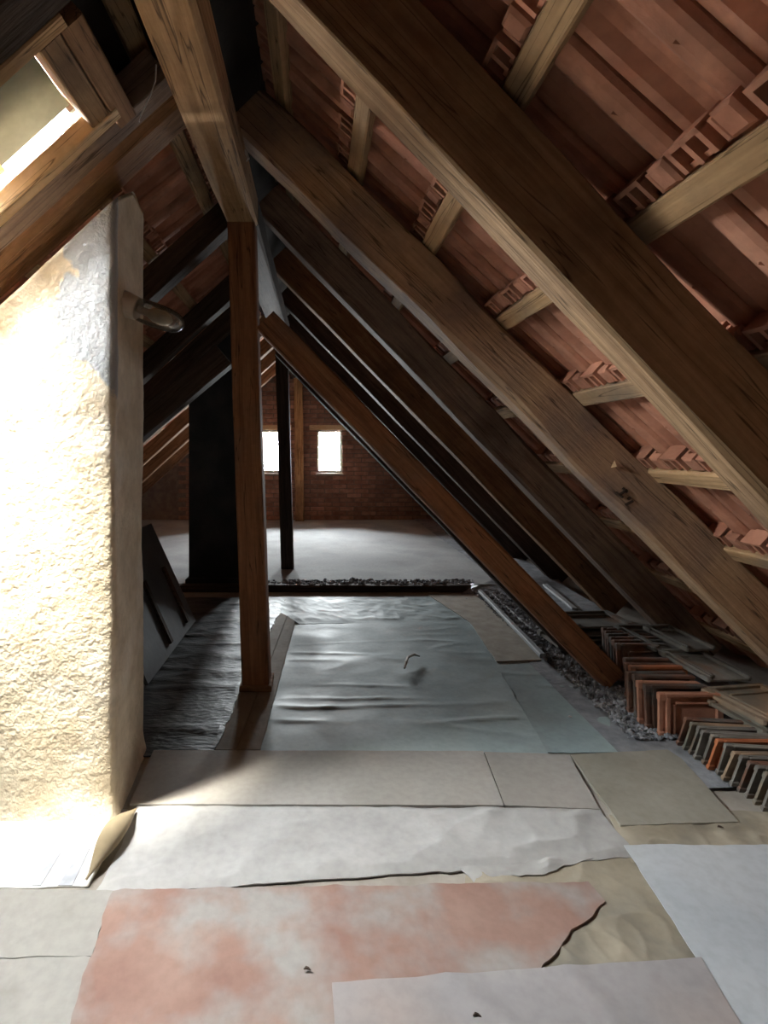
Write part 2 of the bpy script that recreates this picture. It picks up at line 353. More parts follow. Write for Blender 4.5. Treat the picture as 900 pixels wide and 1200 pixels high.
def batten(x, y0, y1, zf, nrm, h0, par, seed):
    c = Vector((x, 0, zf(x))) + nrm*(h0+BT/2)
    o = beam('batten', (c.x, y0, c.z), (c.x, y1, c.z), BW, BT, nrm, M['batten'], amp=.003, wane=.004)
    o.parent = par; return o
for k, x in enumerate(BX): batten(x, -.6, YB, zr, nR, rh, ceilR, k)
for k, x in enumerate(LXB):
    if HX0-.05 < x < HX1+.06:
        batten(x, -.6, HY0-.06, zl, nL, lh, ceilL, k); batten(x, HYO+.03, YB, zl, nL, lh, ceilL, k)
    else: batten(x, -.6, YB, zl, nL, lh, ceilL, k)
# a roof tile: x down the slope from the head, y along the batten, z outward
TP = .20
def tile_mb(L, detail=True):
    mb = MB(); prof = [(0,.002),(.006,-.012),(.02,-.020),(.042,-.022),(.062,-.018),(.078,-.006),(.090,.018),(.108,.032),(.132,.034),(.152,.028),(.172,.006),(.195,.004)]
    n = len(prof); t = .011
    vs = []
    for x in (-.06, L*.35, L):
        e = .004 if x == L else 0
        vs += [(x, y, z+e) for y, z in prof] + [(x, y, z+t+e) for y, z in prof]
    fs = []
    for r in range(2):
        o = r*2*n; o2 = o+2*n
        for i in range(n-1):
            fs += [(o+i,o2+i,o2+i+1,o+i+1), (o+n+i,o+n+i+1,o2+n+i+1,o2+n+i)]
        fs += [(o,o+n,o2+n,o2),(o+n-1,o2+n-1,o2+2*n-1,o+2*n-1)]
    for o in (0, 4*n):
        for i in range(n-1): fs.append((o+i,o+i+1,o+n+i+1,o+n+i))
    mb.add(vs, fs)
    if detail:
        # triangular drip nib at mid length
        x0, y0, z0 = L*.44, .045, -.004
        mb.add([(x0,y0-.012,z0),(x0+.05,y0-.010,z0),(x0,y0+.016,z0),(x0+.004,y0,z0-.024)], [(0,1,2),(0,3,1),(1,3,2),(2,3,0)])
        # head ribs above the batten: pockets between webs
        mb.box((-.112,.012,-.040),(-.046,.066,.0), bev=.008)
        mb.box((-.105,.070,-.030),(-.046,.084,.02), bev=.003)
        for yy in (.098,.138,.180): mb.box((-.108,yy,-.038),(-.046,yy+.012,.034))
        mb.box((-.112,.098,-.038),(-.100,.192,.034)); mb.box((-.058,.098,-.026),(-.046,.192,.034))
    return mb
def tile_field(par, zf, nrm, xs, sgn, h0, ymin, ymax, split, skip=None):
    d = Vector((sgn, 0, -(RT if sgn > 0 else LT))).normalized(); yv = Vector((0,1,0))
    cover = abs(xs[1]-xs[0])*math.sqrt(1+(RT if sgn > 0 else LT)**2); L = cover+.0
    me = None; rest = MB(); base = tile_mb(L, False)
    for x in xs:
        c = Vector((x, 0, zf(x))) + nrm*(h0+BT+.006) + d*(-.0)
        ny = int((ymax-ymin)/TP)
        for j in range(ny):
            y = ymin + j*TP
            if skip and skip(x, y): continue
            if y < split:
                if me is None:
                    o = tile_mb(L).build('roof_tile', M['tile'], par); me = o.data
                else: o = bpy.data.objects.new('roof_tile', me); COL.objects.link(o); o.parent = par
                jx, jr, jz = random.uniform(-.006,.006), random.uniform(-.008,.008), random.uniform(0,.003)
                t = .048 + random.uniform(-.008,.006)
                dd = (d + nrm*t).normalized(); nn = (nrm - d*t).normalized()
                R = Matrix((dd, yv, nn)).transposed().to_4x4()
                R.translation = c + d*jx + Vector((0,y,0)) + nrm*jz
                o.matrix_world = R @ Matrix.Rotation(jr, 4, 'Z')
            else:
                dd = (d + nrm*.048).normalized(); nn = (nrm - d*.048).normalized()
                R = Matrix((dd, yv, nn)).transposed().to_4x4(); R.translation = c+Vector((0,y,0))
                rest.add([R @ Vector(v) for v in base.v], base.f)
    ro = rest.build('roof_tile_field', M['tile'], par); ro['kind'] = 'stuff'
tile_field(ceilR, zr, nR, BX, 1, rh, .52, YB+.05, 3.7)
def skipL(x, y): return y+TP > HY0-.10 and y < HYO+.02 and x > HX0-.05 and x-.33 < HX1+.12 and x > HX0+.0
tile_field(ceilL, zl, nL, LXB, -1, lh, .46, YB+.05, 3.2, skipL)

# ------------------------------------------------------------------ timbers: purlin, posts, rafters, struts
pz0, pz1 = 2.497, 2.655
px_ = lambda y: -.425+.08*(y+.9)/10.05
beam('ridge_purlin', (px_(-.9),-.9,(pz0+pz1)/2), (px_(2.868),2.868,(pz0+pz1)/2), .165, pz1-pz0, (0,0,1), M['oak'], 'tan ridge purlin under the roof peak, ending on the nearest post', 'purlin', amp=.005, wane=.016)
beam('ridge_purlin', (px_(2.872),2.872,(pz0+pz1)/2), (px_(YB-.05),YB-.05,(pz0+pz1)/2), .165, pz1-pz0, (0,0,1), M['dark'], 'ridge purlin darkened for shade, running on from the nearest post to the gable', 'purlin', amp=.005, wane=.016)  # near-black colour stands in for the shade beyond the post
def post(p_top, p_bot, w, d, m, label, nm='post'):
    return beam(nm, p_bot, p_top, d, w, (1,0,0), m, label, 'post', amp=.004, wane=.008)
YP = 2.80
o = post((-.399,YP+.07,pz0+.004), (-.318,YP+.07,.012), .143, .14, M['red'], 'reddish square roof post standing on a small foot block, nearest of the three posts')
mb = MB(); mb.box((-.085,-.085,-.012),(.085,.085,.02), bev=.004)
fb = mb.build('foot_plate', M['brown']); fb.matrix_world = Matrix.Translation((-.318, YP+.07, .026))
fb.parent = o; fb.matrix_parent_inverse = o.matrix_world.inverted()
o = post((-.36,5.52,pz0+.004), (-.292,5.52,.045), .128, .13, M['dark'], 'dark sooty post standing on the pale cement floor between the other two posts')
o = post((-.30,YB-.09,pz0+.004), (-.275,YB-.09,.045), .15, .13, M['oak'], 'tan post set against the brick gable between the two windows')

def rafter_px(Yb, a, b2, w, h, m, label, sgn, x_top, z_end=0.01, **kw):
    pa, pb = P(*a, Yb), P(*b2, Yb)
    s = (pb.z-pa.z)/(pb.x-pa.x)
    return rafter_line(Yb, pa.x, pa.z, s, w, h, m, label, sgn, x_top, z_end, **kw)
def rafter_line(Yb, x, z, s, w, h, m, label, sgn, x_top, z_end=.01, **kw):
    zt = z+s*(x_top-x); xe = x+(z_end-z)/s
    n = Vector((-s,0,1)).normalized()
    p0 = Vector((x_top, Yb-w/2, zt)) + n*h/2; p1 = Vector((xe, Yb-w/2, z_end)) + n*h/2
    return beam('rafter', p0, p1, w, h, n, m, label, 'rafter', 'rafters of the roof', **kw)
A = 'above the piled tiles'
rafter_px(1.39, (313,0), (900,623), .11, .215, M['oakdark'], 'wide dark rafter with a lit tan underside %s, closest to the camera' % A, 1, -.37, wane=.014)
r2 = rafter_px(2.39, (300,187), (867,750), .13, .205, M['oakgrey'], 'tan to grey brown rafter with a carved carpenter mark %s' % A, 1, -.37, wane=.03, amp=.012)
rafter_px(3.21, (423,380), (780,750), .12, .19, M['grey'], 'grey brown rafter with a long crack %s, third from the camera' % A, 1, -.36, wane=.02)
for i, y in enumerate((4.15, 5.05, 5.95, 6.85, 7.75, 8.65)):
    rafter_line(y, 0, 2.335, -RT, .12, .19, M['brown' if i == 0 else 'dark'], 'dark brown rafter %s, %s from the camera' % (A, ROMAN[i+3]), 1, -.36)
Bs = 'on the hatch slope'
rafter_line(1.36, 0, 3.02, LT, .12, .15, M['dark'], 'dark rafter %s, on the near side of the hatch frame' % Bs, -1, -.40)
rafter_line(2.116, 0, 3.02, LT, .19, .15, M['brown'], 'rounded warm brown rafter %s, passing above the plastered chimney' % Bs, -1, -.40, round_=.022)
o = rafter_line(1.905, 0, 3.03, LT, .10, .13, M['grey'], 'greyish trimmer board %s, between hatch frame and rounded brown rafter' % Bs, -1, -.50)
o.name = 'trimmer_board'; o['category'] = 'board'; del o['group']
for i, y in enumerate((3.15, 4.15, 4.75, 5.75, 6.6, 7.45, 8.3)):
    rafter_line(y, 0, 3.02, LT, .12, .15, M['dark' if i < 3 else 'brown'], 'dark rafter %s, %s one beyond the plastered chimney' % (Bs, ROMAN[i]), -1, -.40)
# carpenter's mark and splinter on the second rafter: real cut strips with depth
Yf = 2.39-.13
def on_front(px, py): return P(px, py, Yf-.002)
mk = MB()
for a, b2 in (((722,577),(730,583)),((730,572),(735,577)),((726,580),(735,574)),((733,592),(742,587)),((736,585),(739,583))):
    p, q = on_front(*a), on_front(*b2); d = (q-p); L = d.length; x = d.normalized(); z = Vector((0,-1,0)); y = z.cross(x)
    R = Matrix((x,y,z)).transposed().to_4x4(); R.translation = (p+q)/2; mk.box((-L/2,-.0045,-.004),(L/2,.0045,.003), R)
mo = mk.build('carpenter_mark', M['dark']); mo.parent = r2; mo.matrix_parent_inverse = r2.matrix_world.inverted()
mk = MB(); p = on_front(718,548); q = on_front(720,539)
mk.add([p+Vector((-.008,0,0)), p+Vector((.010,0,0)), q, p+Vector((0,-.03,.006))], [(0,1,2),(0,3,1),(1,3,2),(2,3,0)])
mo = mk.build('splinter', M['pale']); mo.parent = r2; mo.matrix_parent_inverse = r2.matrix_world.inverted()
# struts
def strut(Y0, lo_a, lo_b, th, w, m, label, z_end=.01, x_top=None):
    pa, pb = P(*lo_a, Y0), P(*lo_b, Y0); s = (pb.z-pa.z)/(pb.x-pa.x); n = Vector((-s,0,1)).normalized()
    xe = pa.x+(z_end-pa.z)/s; xt = x_top
    p0 = Vector((xt, Y0+w/2, pa.z+s*(xt-pa.x)))+n*th/2; p1 = Vector((xe, Y0+w/2, z_end))+n*th/2
    return beam('strut', p0, p1, w, th, n, m, label, 'strut', amp=.004, wane=.01)
strut(2.815, (380,467), (709,807), .132, .11, M['red'], 'reddish brown strut running from the gravel strip up to the nearest post', x_top=-.318)
strut(3.26, (369,463), (567,667), .12, .12, M['dark'], 'thin dark strut close behind the reddish one', x_top=-.25, z_end=.02)
strut(2.82, (174,507), (275,422), .13, .11, M['dark'], 'dark strut on the chimney side of the nearest post, leaning up towards it', x_top=-.452)

# ------------------------------------------------------------------ hatch
hat = empty('roof_hatch', (-1.0, 1.58, 2.2), 'wooden framed roof hatch with a dark metal panel above the bright opening', 'hatch')
hp = Vector(hat.location)
def hpart(name, mb, m): return local(mb, hp).build(name, m, hat)
def sbeam(name, x0, x1, y0, y1, a, b2, m, along='x', **kw):
    """a board lying in the hatch slope, between x0..x1, y0..y1 and heights a..b2 above the rafter undersides"""
    xm, ym, nm = (x0+x1)/2, (y0+y1)/2, (a+b2)/2
    q = lambda x, y: Vector((x, y, zl(x))) + nL*nm
    if along == 'x': return beam(name, q(x0,ym), q(x1,ym), y1-y0, b2-a, nL, m, parent=hat, **kw)
    return beam(name, q(xm,y0), q(xm,y1), abs(x1-x0)*math.sqrt(1+LT*LT), b2-a, nL, m, parent=hat, **kw)
kw = dict(amp=.0015, wane=.002)
sbeam('side_board', HX0-.05, -.66, HY1, HY1+.045, -.005, .06, M['pale'], **kw)
sbeam('side_lining', HX0-.05, -.66, HYO-.02, HYO, .16, n1+.02, M['metal'], **kw)
sbeam('side_board', HX0-.05, -.66, HY0-.045, HY0, -.002, n1+.02, M['oak'], **kw)
sbeam('top_board', HX1, HX1+.055, HY0, HY1-.001, .0, n1+.02, M['oak'], 'y', **kw)
sbeam('header_board', HX1+.058, HX1+.115, HY0, HY1+.09, .0, n1+.02, M['brown'], 'y', **kw)
sbeam('leak_stop_board', HX1+.02, HX1+.055, HY1+.05, HYO, .13, n1+.02, M['brown'], 'y', **kw)  # added board that keeps stray sun from passing behind the header
sbeam('bottom_board', HX0-.05, HX0, HY0, HY1-.001, .0, n1+.02, M['oak'], 'y', **kw)
sbeam('added_shade_board', HX0-.05, HX1+.05, HY0-.09, HY0-.06, n1+.02, n1+.55, M['metal'], **kw)  # added out of view to keep sky light off the upper chimney
sbeam('cross_rail', -.995, -.962, HY0, HY1+.03, .115, .15, M['pale'], 'y', **kw)
mb = MB(); slope_box(mb, -.963, HX1-.001, HY0, HY1+.03, .135, .145, zl, nL); hpart('metal_panel', mb, M['hatchmetal'])
mb = MB(); slope_box(mb, HX0, -.99, HY0, HY1+.03, .14, .146, zl, nL); hpart('pane', mb, M['dirtyglass'])
sbeam('catch_block', -1.06, -1.0, HY1-.05, HY1-.002, .10, .135, M['pale'], **kw)
c = Vector(((HX0-.99)/2, (HY0+HYO)/2, zl((HX0-.99)/2))) + nL*(n1+.03)
portal('hatch_portal', c, -nL, .60, abs(HX0+.99)*math.sqrt(1+LT*LT), 'Y')

# ------------------------------------------------------------------ chimneys
ch = empty('chimney', (-1.1,2.0,0), 'rough cream plastered chimney block beside the floor sheets, brightly lit', 'chimney')
def chimney_body():
    mb = MB(); X0, X1f, X1b, Yf_, Yb_ = -1.75, -.702, -.743, 1.85, 2.27
    def top(x, y): return 1.3+ .501 + .924*(x+1.104) + min(1.0, (y-Yf_)/.25)*.17
    step = .022
    # outline around: front face left->right, side face front->back, back
    path = []
    n = int((X1f-X0)/step)
    for i in range(n+1): path.append((X0+(X1f-X0)*i/n, Yf_, (0,-1)))
    n2 = int((Yb_-Yf_)/step)
    for i in range(1, n2+1): t = i/n2; path.append((X1f+(X1b-X1f)*t, Yf_+(Yb_-Yf_)*t, (1,0)))
    path.append((X0, Yb_, (0,1)))
    nz = 105; m = len(path)
    for k in range(nz+1):
        for i, (x, y, (nx, ny)) in enumerate(path):
            z = top(x, y)*k/nz
            d = .003*N3(x*9, y*9, z*9) + .0018*N3(x*24, y*24, z*24) + .010*N3(x*2.2, y*2.2, z*2.2+7)
            edge = abs(x-X1f) < .02 and abs(y-Yf_) < .02
            if edge: d -= .006 + .012*max(0, N3(0, 3, z*8))
            fl = max(0, 1-z/.10)**2*.014                     # slight flare at the foot
            mb.v.append((x+nx*(d+fl)+(d*.5 if edge else 0), y+ny*(d+fl), z))
    for k in range(nz):
        for i in range(m): a, b2 = k*m+i, k*m+(i+1)%m; mb.f.append((a,b2,b2+m,a+m))
    mb.f.append(tuple(nz*m+i for i in range(m)))
    return mb
local(chimney_body(), ch.location).build('plastered_body', M['plaster'], ch, smooth=True)
# material coordinates are object-local: undo the offset so the patch lands on the upper corner
c2 = empty('chimney', (-.9,5.1,0), 'soot black square chimney standing behind the nearest post', 'chimney')
mb = MB(); v0 = G(222,688,.05); 
vs = []
for (x, y) in ((-1.175,4.90),(-.665,4.90),(-.665,5.38),(-1.175,5.38)): vs += [(x,y,0.0),(x,y,zl(x)+.10)]
mb.add(vs, [(0,2,4,6),(7,5,3,1),(0,1,3,2),(2,3,5,4),(4,5,7,6),(6,7,1,0)])
local(mb, c2.location).build('tarred_body', M['soot'], c2)
# mortar rough plinth
mb = MB(); mb.box((-1.20,4.865,.0),(-.64,5.41,.10), bev=.01); local(mb, c2.location).build('plinth', M['soot'], c2)

# ------------------------------------------------------------------ bulkhead lamp on the chimney
lamp = empty('wall_lamp', (-.715,1.99,1.84), 'glass jar wall lamp with cream porcelain base fixed to the plastered chimney', 'lamp')
ax = Vector((.225,-.01,-.085)); axd = ax.normalized()
mb = MB(); mb.tube([axd*t for t in (-.02,.0,.02,.045,.052)], [.05,.05,.046,.044,.040], 20); mb.build('porcelain_base', M['porcelain'], lamp, True)
mb = MB(); ts = [.046,.06,.09,.13,.17,.20,.22,.232,.238]; rs = [.036,.043,.046,.046,.044,.039,.030,.016,.003]
mb.tube([axd*t for t in ts], rs, 22); mb.build('glass_jar', M['jar'], lamp, True)
mb = MB(); mb.tube([axd*t for t in (.05,.09,.095,.12,.15,.175,.19)], [.014,.014,.016,.026,.029,.022,.004], 16); mb.build('bulb', M['porcelain'], lamp, True)

# ------------------------------------------------------------------ hanging wire, cobweb strands
mb = MB(); p = [P(a,b2,1.66) for a,b2 in ((183,76),(182,95),(177,110),(170,125),(165,135),(163,143))]
mb.tube(p, .0024, 6); tag(mb.build('hanging_wire', M['wire']), 'short white wire hanging from the ridge purlin beside the hatch', 'wire')
mb = MB(); mb.tube([P(286,176,2.35),P(289,180,2.35),P(291,186,2.35),P(289,189,2.35)], [.006,.008,.006,.003], 6)
tag(mb.build('rag_scrap', M['wire']), 'tiny pale scrap hanging beside the purlin', 'scrap')

# ------------------------------------------------------------------ threshold
beam('threshold_beam', (-2.2,4.81,.03), (1.40,4.81,.03), .10, .062, (0,0,1), M['dark'], 'low dark timber step across the floor where the pale cement begins', 'beam')
def stones(name, n, fn, r0, r1, m, label, cat):
    mb = MB(); bm = bmesh.new(); bmesh.ops.create_icosphere(bm, subdivisions=1, radius=1.0)
    V = [v.co.copy() for v in bm.verts]; Fc = [tuple(v.index for v in f.verts) for f in bm.faces]; bm.free()
    for i in range(n):
        c = fn(); r = random.uniform(r0, r1)*(1 if random.random() > .06 else 1.7)
        sc = Vector((random.uniform(.7,1.3),random.uniform(.7,1.3),random.uniform(.5,.9)))*r
        R = Matrix.Rotation(random.uniform(0,6.28),3,'Z')
        mb.add([Vector(c)+Vector((0,0,sc.z*.5))+R@Vector((v.x*sc.x*random.uniform(.8,1.2), v.y*sc.y*random.uniform(.8,1.2), v.z*sc.z)) for v in V], Fc)
    o = mb.build(name, m); return tag(o, label, cat, kind='stuff')
def thr():
    px = random.uniform(330,560) if random.random() < .75 else random.uniform(285,565)
    return (G(px,687,.06).x, random.uniform(4.80,4.98), .055)
stones('rubble', 700, thr, .006, .018, M['gravel'], 'dark crumbly rubble lying along the timber step', 'rubble')
# slag strip between floor edge and eaves
mb = MB(); n = 80; m2 = 12
for i in range(n+1):
    y = 2.0+7.15*i/n
    for j in range(m2+1):
        xs = 1.28+.42*min(1,max(0,(y-4.7)/.3)); x = xs + (2.26-xs)*j/m2
        mb.v.append((x, y, .012+.035*max(0,(x-1.42))+.008*N3(x*6,y*6,1)+(.05*min(1,max(0,(y-4.7)/.3)))))
for i in range(n):
    for j in range(m2): a = i*(m2+1)+j; mb.f.append((a,a+1,a+m2+2,a+m2+1))
tag(mb.build('slag_bed', M['dust'], smooth=True), 'bed of grey slag dust between the floor edge and the eaves', 'dust bed', kind='stuff')
def grv():
    t = random.random(); y = 2.32+2.45*t
    return (random.uniform(1.40, 1.62) if random.random() < .8 else random.uniform(1.38,2.0), y, random.uniform(.018,.026))
stones('gravel', 6000, grv, .004, .010, M['gravel'], 'strip of dark slag gravel along the floor edge under the reddish strut', 'gravel')

# ------------------------------------------------------------------ floor sheets
def lerp_line(pl, t):
    d = [0.0]
    for a, b2 in zip(pl, pl[1:]): d.append(d[-1]+(b2-a).length)
    s = t*d[-1]
    for i in range(len(pl)-1):
        if s <= d[i+1] or i == len(pl)-2:
            f = (s-d[i])/max(1e-6, d[i+1]-d[i]); return pl[i].lerp(pl[i+1], f)
def fold(x, y, kind, sd):
    if kind == 'flat': return .0015*N3(x*3, y*3, sd)
    if kind == 'board': return .0006*N3(x*2, y*2, sd)
    if kind == 'paper':
        a = 1-abs(N3(x*3.2, y*3.2, sd)*2); b2 = 1-abs(N3(x*7, y*7, sd+4)*2)
        return .009*max(0,a)**4 + .004*max(0,b2)**4 + .003*N3(x*1.5,y*1.5,sd)
    if kind == 'crumple':
        a = 1-abs(N3(x*5, y*5, sd)*2); b2 = 1-abs(N3(x*11, y*11, sd+4)*2)
        return .0055*max(0,a)**2 + .0035*max(0,b2)**3 + .002*N3(x*2,y*2,sd)
    if kind == 'film':
        a = 1-abs(N3(x*1.0, y*5.5, sd)*2.2)
        g = max(0, N3(x*1.7, y*2.5, sd+8)+.1)
        return .0065*max(0,a)**7*g*2.2 + .002*N3(x*3,y*3,sd) + .0015*N3(x*9,y*9,sd)
    if kind == 'felt':
        a = 1-abs(N3(x*1.4, y*6.5, sd)*2.0)
        return .008*max(0,a)**5 + .003*N3(x*8,y*8,sd) + .002*N3(x*20,y*20,sd)
    return 0
def sheet(name, label, cat, L, R, z, m, kind, nx=60, ny=40, wob=.004, th=.003, group=None, lift=None):
    z = z*.55+.001
    A_, B_ = [G(*p, z) for p in L], [G(*p, z) for p in R]
    mb = MB(); sd = random.uniform(0, 50)
    c = (A_[0]+A_[-1]+B_[0]+B_[-1])/4; c.z = 0
    for j in range(ny+1):
        a, b2 = lerp_line(A_, j/ny), lerp_line(B_, j/ny)
        for i in range(nx+1):
            p = a.lerp(b2, i/nx)
            e = 1 if (i in (0,nx) or j in (0,ny)) else 0
            dx = wob*N3(p.x*9, p.y*9, sd+1) + wob*.5*N3(p.x*30, p.y*30, sd+2); dy = wob*N3(p.x*9, p.y*9, sd+11) + wob*.5*N3(p.x*30,p.y*30,sd+12)
            h = fold(p.x, p.y, kind, sd)
            h *= min(1.0, min(i, nx-i, j, ny-j)/5.0) if kind != 'board' else 1
            if lift: h += lift(i/nx, j/ny)
            mb.v.append((p.x+dx, p.y+dy, z+max(h, -.0015)))
    for j in range(ny):
        for i in range(nx): q = j*(nx+1)+i; mb.f.append((q,q+1,q+nx+2,q+nx+1))
    bd = [i for i in range(nx+1)] + [j*(nx+1)+nx for j in range(1,ny+1)] + [ny*(nx+1)+i for i in range(nx-1,-1,-1)] + [j*(nx+1) for j in range(ny-1,0,-1)]
    o = len(mb.v); nb_ = len(bd); mb.v += [mb.v[q] for q in bd]; mb.v += [(mb.v[q][0], mb.v[q][1], max(.001, mb.v[q][2]-th)) for q in bd]
    for i in range(nb_): j = (i+1) % nb_; mb.f.append((o+i,o+j,o+nb_+j,o+nb_+i))
    ob = local(mb, c).build(name, m, smooth=(kind not in ('board',))); ob.location = c
    return tag(ob, label, cat, group)
sheet('hardboard_sheet', 'long pale grey hardboard sheet on the floor, beside the foot of the plastered chimney', 'board', [(180,879),(152,942)], [(566,880),(590,943.5)], .024, M['hard'], 'board', th=.008, wob=.002)
sheet('hardboard_sheet', 'short grey hardboard sheet lying between the long pale one and the stained one', 'board', [(567.5,881),(591.5,943.5)], [(667,884),(703,948)], .022, M['hard'], 'board', th=.008, wob=.002)
sheet('hardboard_sheet', 'olive grey stained hardboard sheet on the floor in front of the leaning tile row', 'board', [(668,884),(728,967)], [(789,878),(866,963)], .028, M['hardgreen'], 'board', th=.009, wob=.003)
sheet('paper_sheet', 'creased grey white paper sheet along the front of the hardboard', 'paper', [(160,944),(145,985),(110,1050)], [(703,947),(722,972),(748,1004)], .014, M['crump'], 'paper', nx=120, ny=50, th=.004, wob=.008)
sheet('paper_strip', 'grubby torn paper strip beneath the stained hardboard and the milky film', 'paper', [(715,955),(735,1010)], [(905,950),(960,1010)], .010, M['tan'], 'crumple', th=.004, wob=.008)
sheet('wrapping_paper', 'crumpled tan wrapping paper beside the torn edge of the red lino', 'paper', [(545,1017),(545,1035),(560,1160)], [(738,1003),(775,1055),(822,1135)], .008, M['tan'], 'crumple', nx=90, ny=60, th=.004, wob=.008)
sheet('torn_paper', 'torn pale paper strip between the creased paper sheet and the red lino', 'paper', [(538,1014),(552,1031)], [(692,1003),(655,1021)], .019, M['crump'], 'crumple', nx=60, ny=16, wob=.014)
sheet('plastic_film', 'milky blue white plastic film on the floor in front of the leaning tile row', 'plastic film', [(731,990),(800,1095),(885,1225)], [(1010,990),(1060,1090),(1150,1225)], .026, M['polywhite'], 'flat', wob=.005)
sheet('lino_sheet', 'worn pinkish red lino sheet with a torn corner', 'lino', [(132,1043),(112,1100),(68,1240)], [(690,1033),(713,1058),(668,1089),(634,1136),(560,1240)], .024, M['lino'], 'flat', nx=110, ny=80, wob=.010, th=.006)
sheet('plastic_film', 'smooth lilac grey plastic film overlapping the bottom edge of the red lino', 'plastic film', [(389,1151),(396,1235)], [(822,1122),(890,1235)], .031, M['lilac'], 'flat', wob=.003, th=.003, lift=lambda u,v: .006*max(0,1-abs((u-.30-.18*v)*16))+.006*max(0,1-abs((u-.62-.1*v)*18)))
sheet('newspaper', 'faded sunlit newspaper sheet at the foot of the plastered chimney', 'newspaper', [(-150,950),(-150,1044)], [(150,948),(105,1038)], .006, M['news'], 'flat', wob=.005)
sheet('grey_cloth', 'pale grey cloth lying between the newspaper and the red lino', 'cloth', [(-150,1040),(-150,1125)], [(134,1042),(108,1120)], .016, M['cloth'], 'flat', wob=.006, th=.005)
sheet('grey_cloth', 'grey cloth overlapped by the lower edge of the red lino', 'cloth', [(-150,1122),(-150,1240)], [(108,1116),(84,1240)], .011, M['cloth'], 'paper', wob=.006, th=.005)
sheet('plastic_film', 'large dusty blue grey plastic film with crosswise folds beyond the nearest post', 'plastic film', [(346,732),(305,881)], [(551,727),(643,883)], .020, M['poly'], 'film', nx=110, ny=110, wob=.006)
sheet('plastic_film', 'narrow dusty blue grey film along the chipboard and the floor edge', 'plastic film', [(548,745),(640,882)], [(660,772),(748,881)], .013, M['poly'], 'film', nx=60, ny=60, wob=.006)
sheet('plastic_film', 'crumpled dark film strip just in front of the timber step', 'plastic film', [(300,699),(350,731)], [(506,698),(556,729)], .014, M['poly'], 'crumple', nx=110, ny=40, wob=.010)
sheet('roofing_felt', 'dark wrinkled roofing felt on the floor between the plastered chimney and the nearest post', 'roofing felt', [(205,700),(172,800),(150,886)], [(336,700),(292,790),(250,881)], .018, M['felt'], 'felt', nx=80, ny=120, wob=.014, th=.006)
sheet('chipboard_panel', 'tan chipboard panel with a lath on its edge, lying near the gravel strip', 'board', [(502,697),(551,729),(582,775)], [(566,696),(598,732),(634,773)], .026, M['board'], 'board', th=.012, wob=.003)
sheet('edge_strip', 'pale dusty board strip along the floor edge beside the gravel', 'board', [(575,692),(645,765),(742,880)], [(592,692),(668,765),(778,878)], .016, M['dustboard'], 'flat', th=.008, wob=.004)
a, b2 = G(563,695,.03), G(636,771,.03)
beam('lath', a+Vector((0,0,.012)), b2+Vector((0,0,.012)), .035, .028, (0,0,1), M['whitewood'], 'blue grey lath lying along the edge of the chipboard panel', 'lath', amp=.001, wane=.002)
a, b2 = G(577,697,.02), G(622,738,.02)
beam('lath', a, b2, .022, .02, (0,0,1), M['whitewood'], 'thin blue grey lath beside the thicker one on the chipboard', 'lath', amp=.001, wane=.002)
a, b2 = G(607,660,.05), G(674,714,.05)
beam('lath', a, b2, .05, .02, (0,0,1), M['whitewood'], 'pale weathered lath on the slag behind the reddish strut', 'lath', amp=.003, wane=.004)
# ink columns on the newspaper (flat print as thin slips on its own sheet)
news = [o for o in S.objects if o.name.startswith('newspaper')][0]
for (a, b2, c, d) in (((100,988),(108,988),(85,1037),(68,1037)), ((70,988),(78,988),(48,1037),(38,1037))):
    q = [G(*p, .0062) for p in (a, b2, c, d)]; mb = MB(); mb.add([p-news.location for p in q]+[p-news.location-Vector((0,0,.002)) for p in q], [(0,1,2,3),(7,6,5,4),(0,4,5,1),(1,5,6,2),(2,6,7,3),(3,7,4,0)])
    mb.build('print_column', M['ink'], news)
# curled brown paper edge
mb = MB(); A0, A1 = G(159,949,.02), G(100,1033,.02); n = 24; m2 = 9
side = Vector(((A1-A0).y, -(A1-A0).x, 0)).normalized()*-1
for i in range(n+1):
    t = i/n; p = A0.lerp(A1, t); r = .004+.034*math.sin(math.pi*min(1,t*1.05))**1.3*(1 if t < .9 else .7)
    for j in range(m2+1):
        th = math.radians(-35+230*j/m2); mb.v.append(p + side*(r*math.cos(th)) + Vector((0,0,r*(1+math.sin(th))*.8)))
for i in range(n):
    for j in range(m2): q = i*(m2+1)+j; mb.f.append((q,q+1,q+m2+2,q+m2+1))
tag(mb.build('curled_paper', M['curl'], smooth=True), 'curled brown paper strip standing up at the edge of the newspaper', 'paper')
# twisted plastic scrap on the film
mb = MB(); p = [G(474,783,.04),G(476,776,.05),G(478,770,.05),G(485,767,.045),G(492,769,.035)]
mb.tube(p, [.006,.009,.007,.008,.004], 6); tag(mb.build('plastic_scrap', M['wire']), 'twisted white plastic scrap on the large dusty film', 'scrap')
for px, py, lb in ((360,1130,'small dark chip lying on the red lino'), (559,1184,'small dark chip lying on the lilac film'), (668,837,'pale lump lying at the edge of the narrow dusty film'), (844,965,'dark flake by the corner of the stained hardboard')):
    mb = MB(); c = G(px, py, .034); c.z = .022; mb.tube([c+Vector((-.009,0,.0)), c+Vector((-.003,.003,.001)), c+Vector((.003,.002,.0)), c+Vector((.009,-.002,0))], [.001,.0035,.003,.001], 6)
    tag(mb.build('chip', M['dark'] if 'dark' in lb else M['wire']), lb, 'debris')

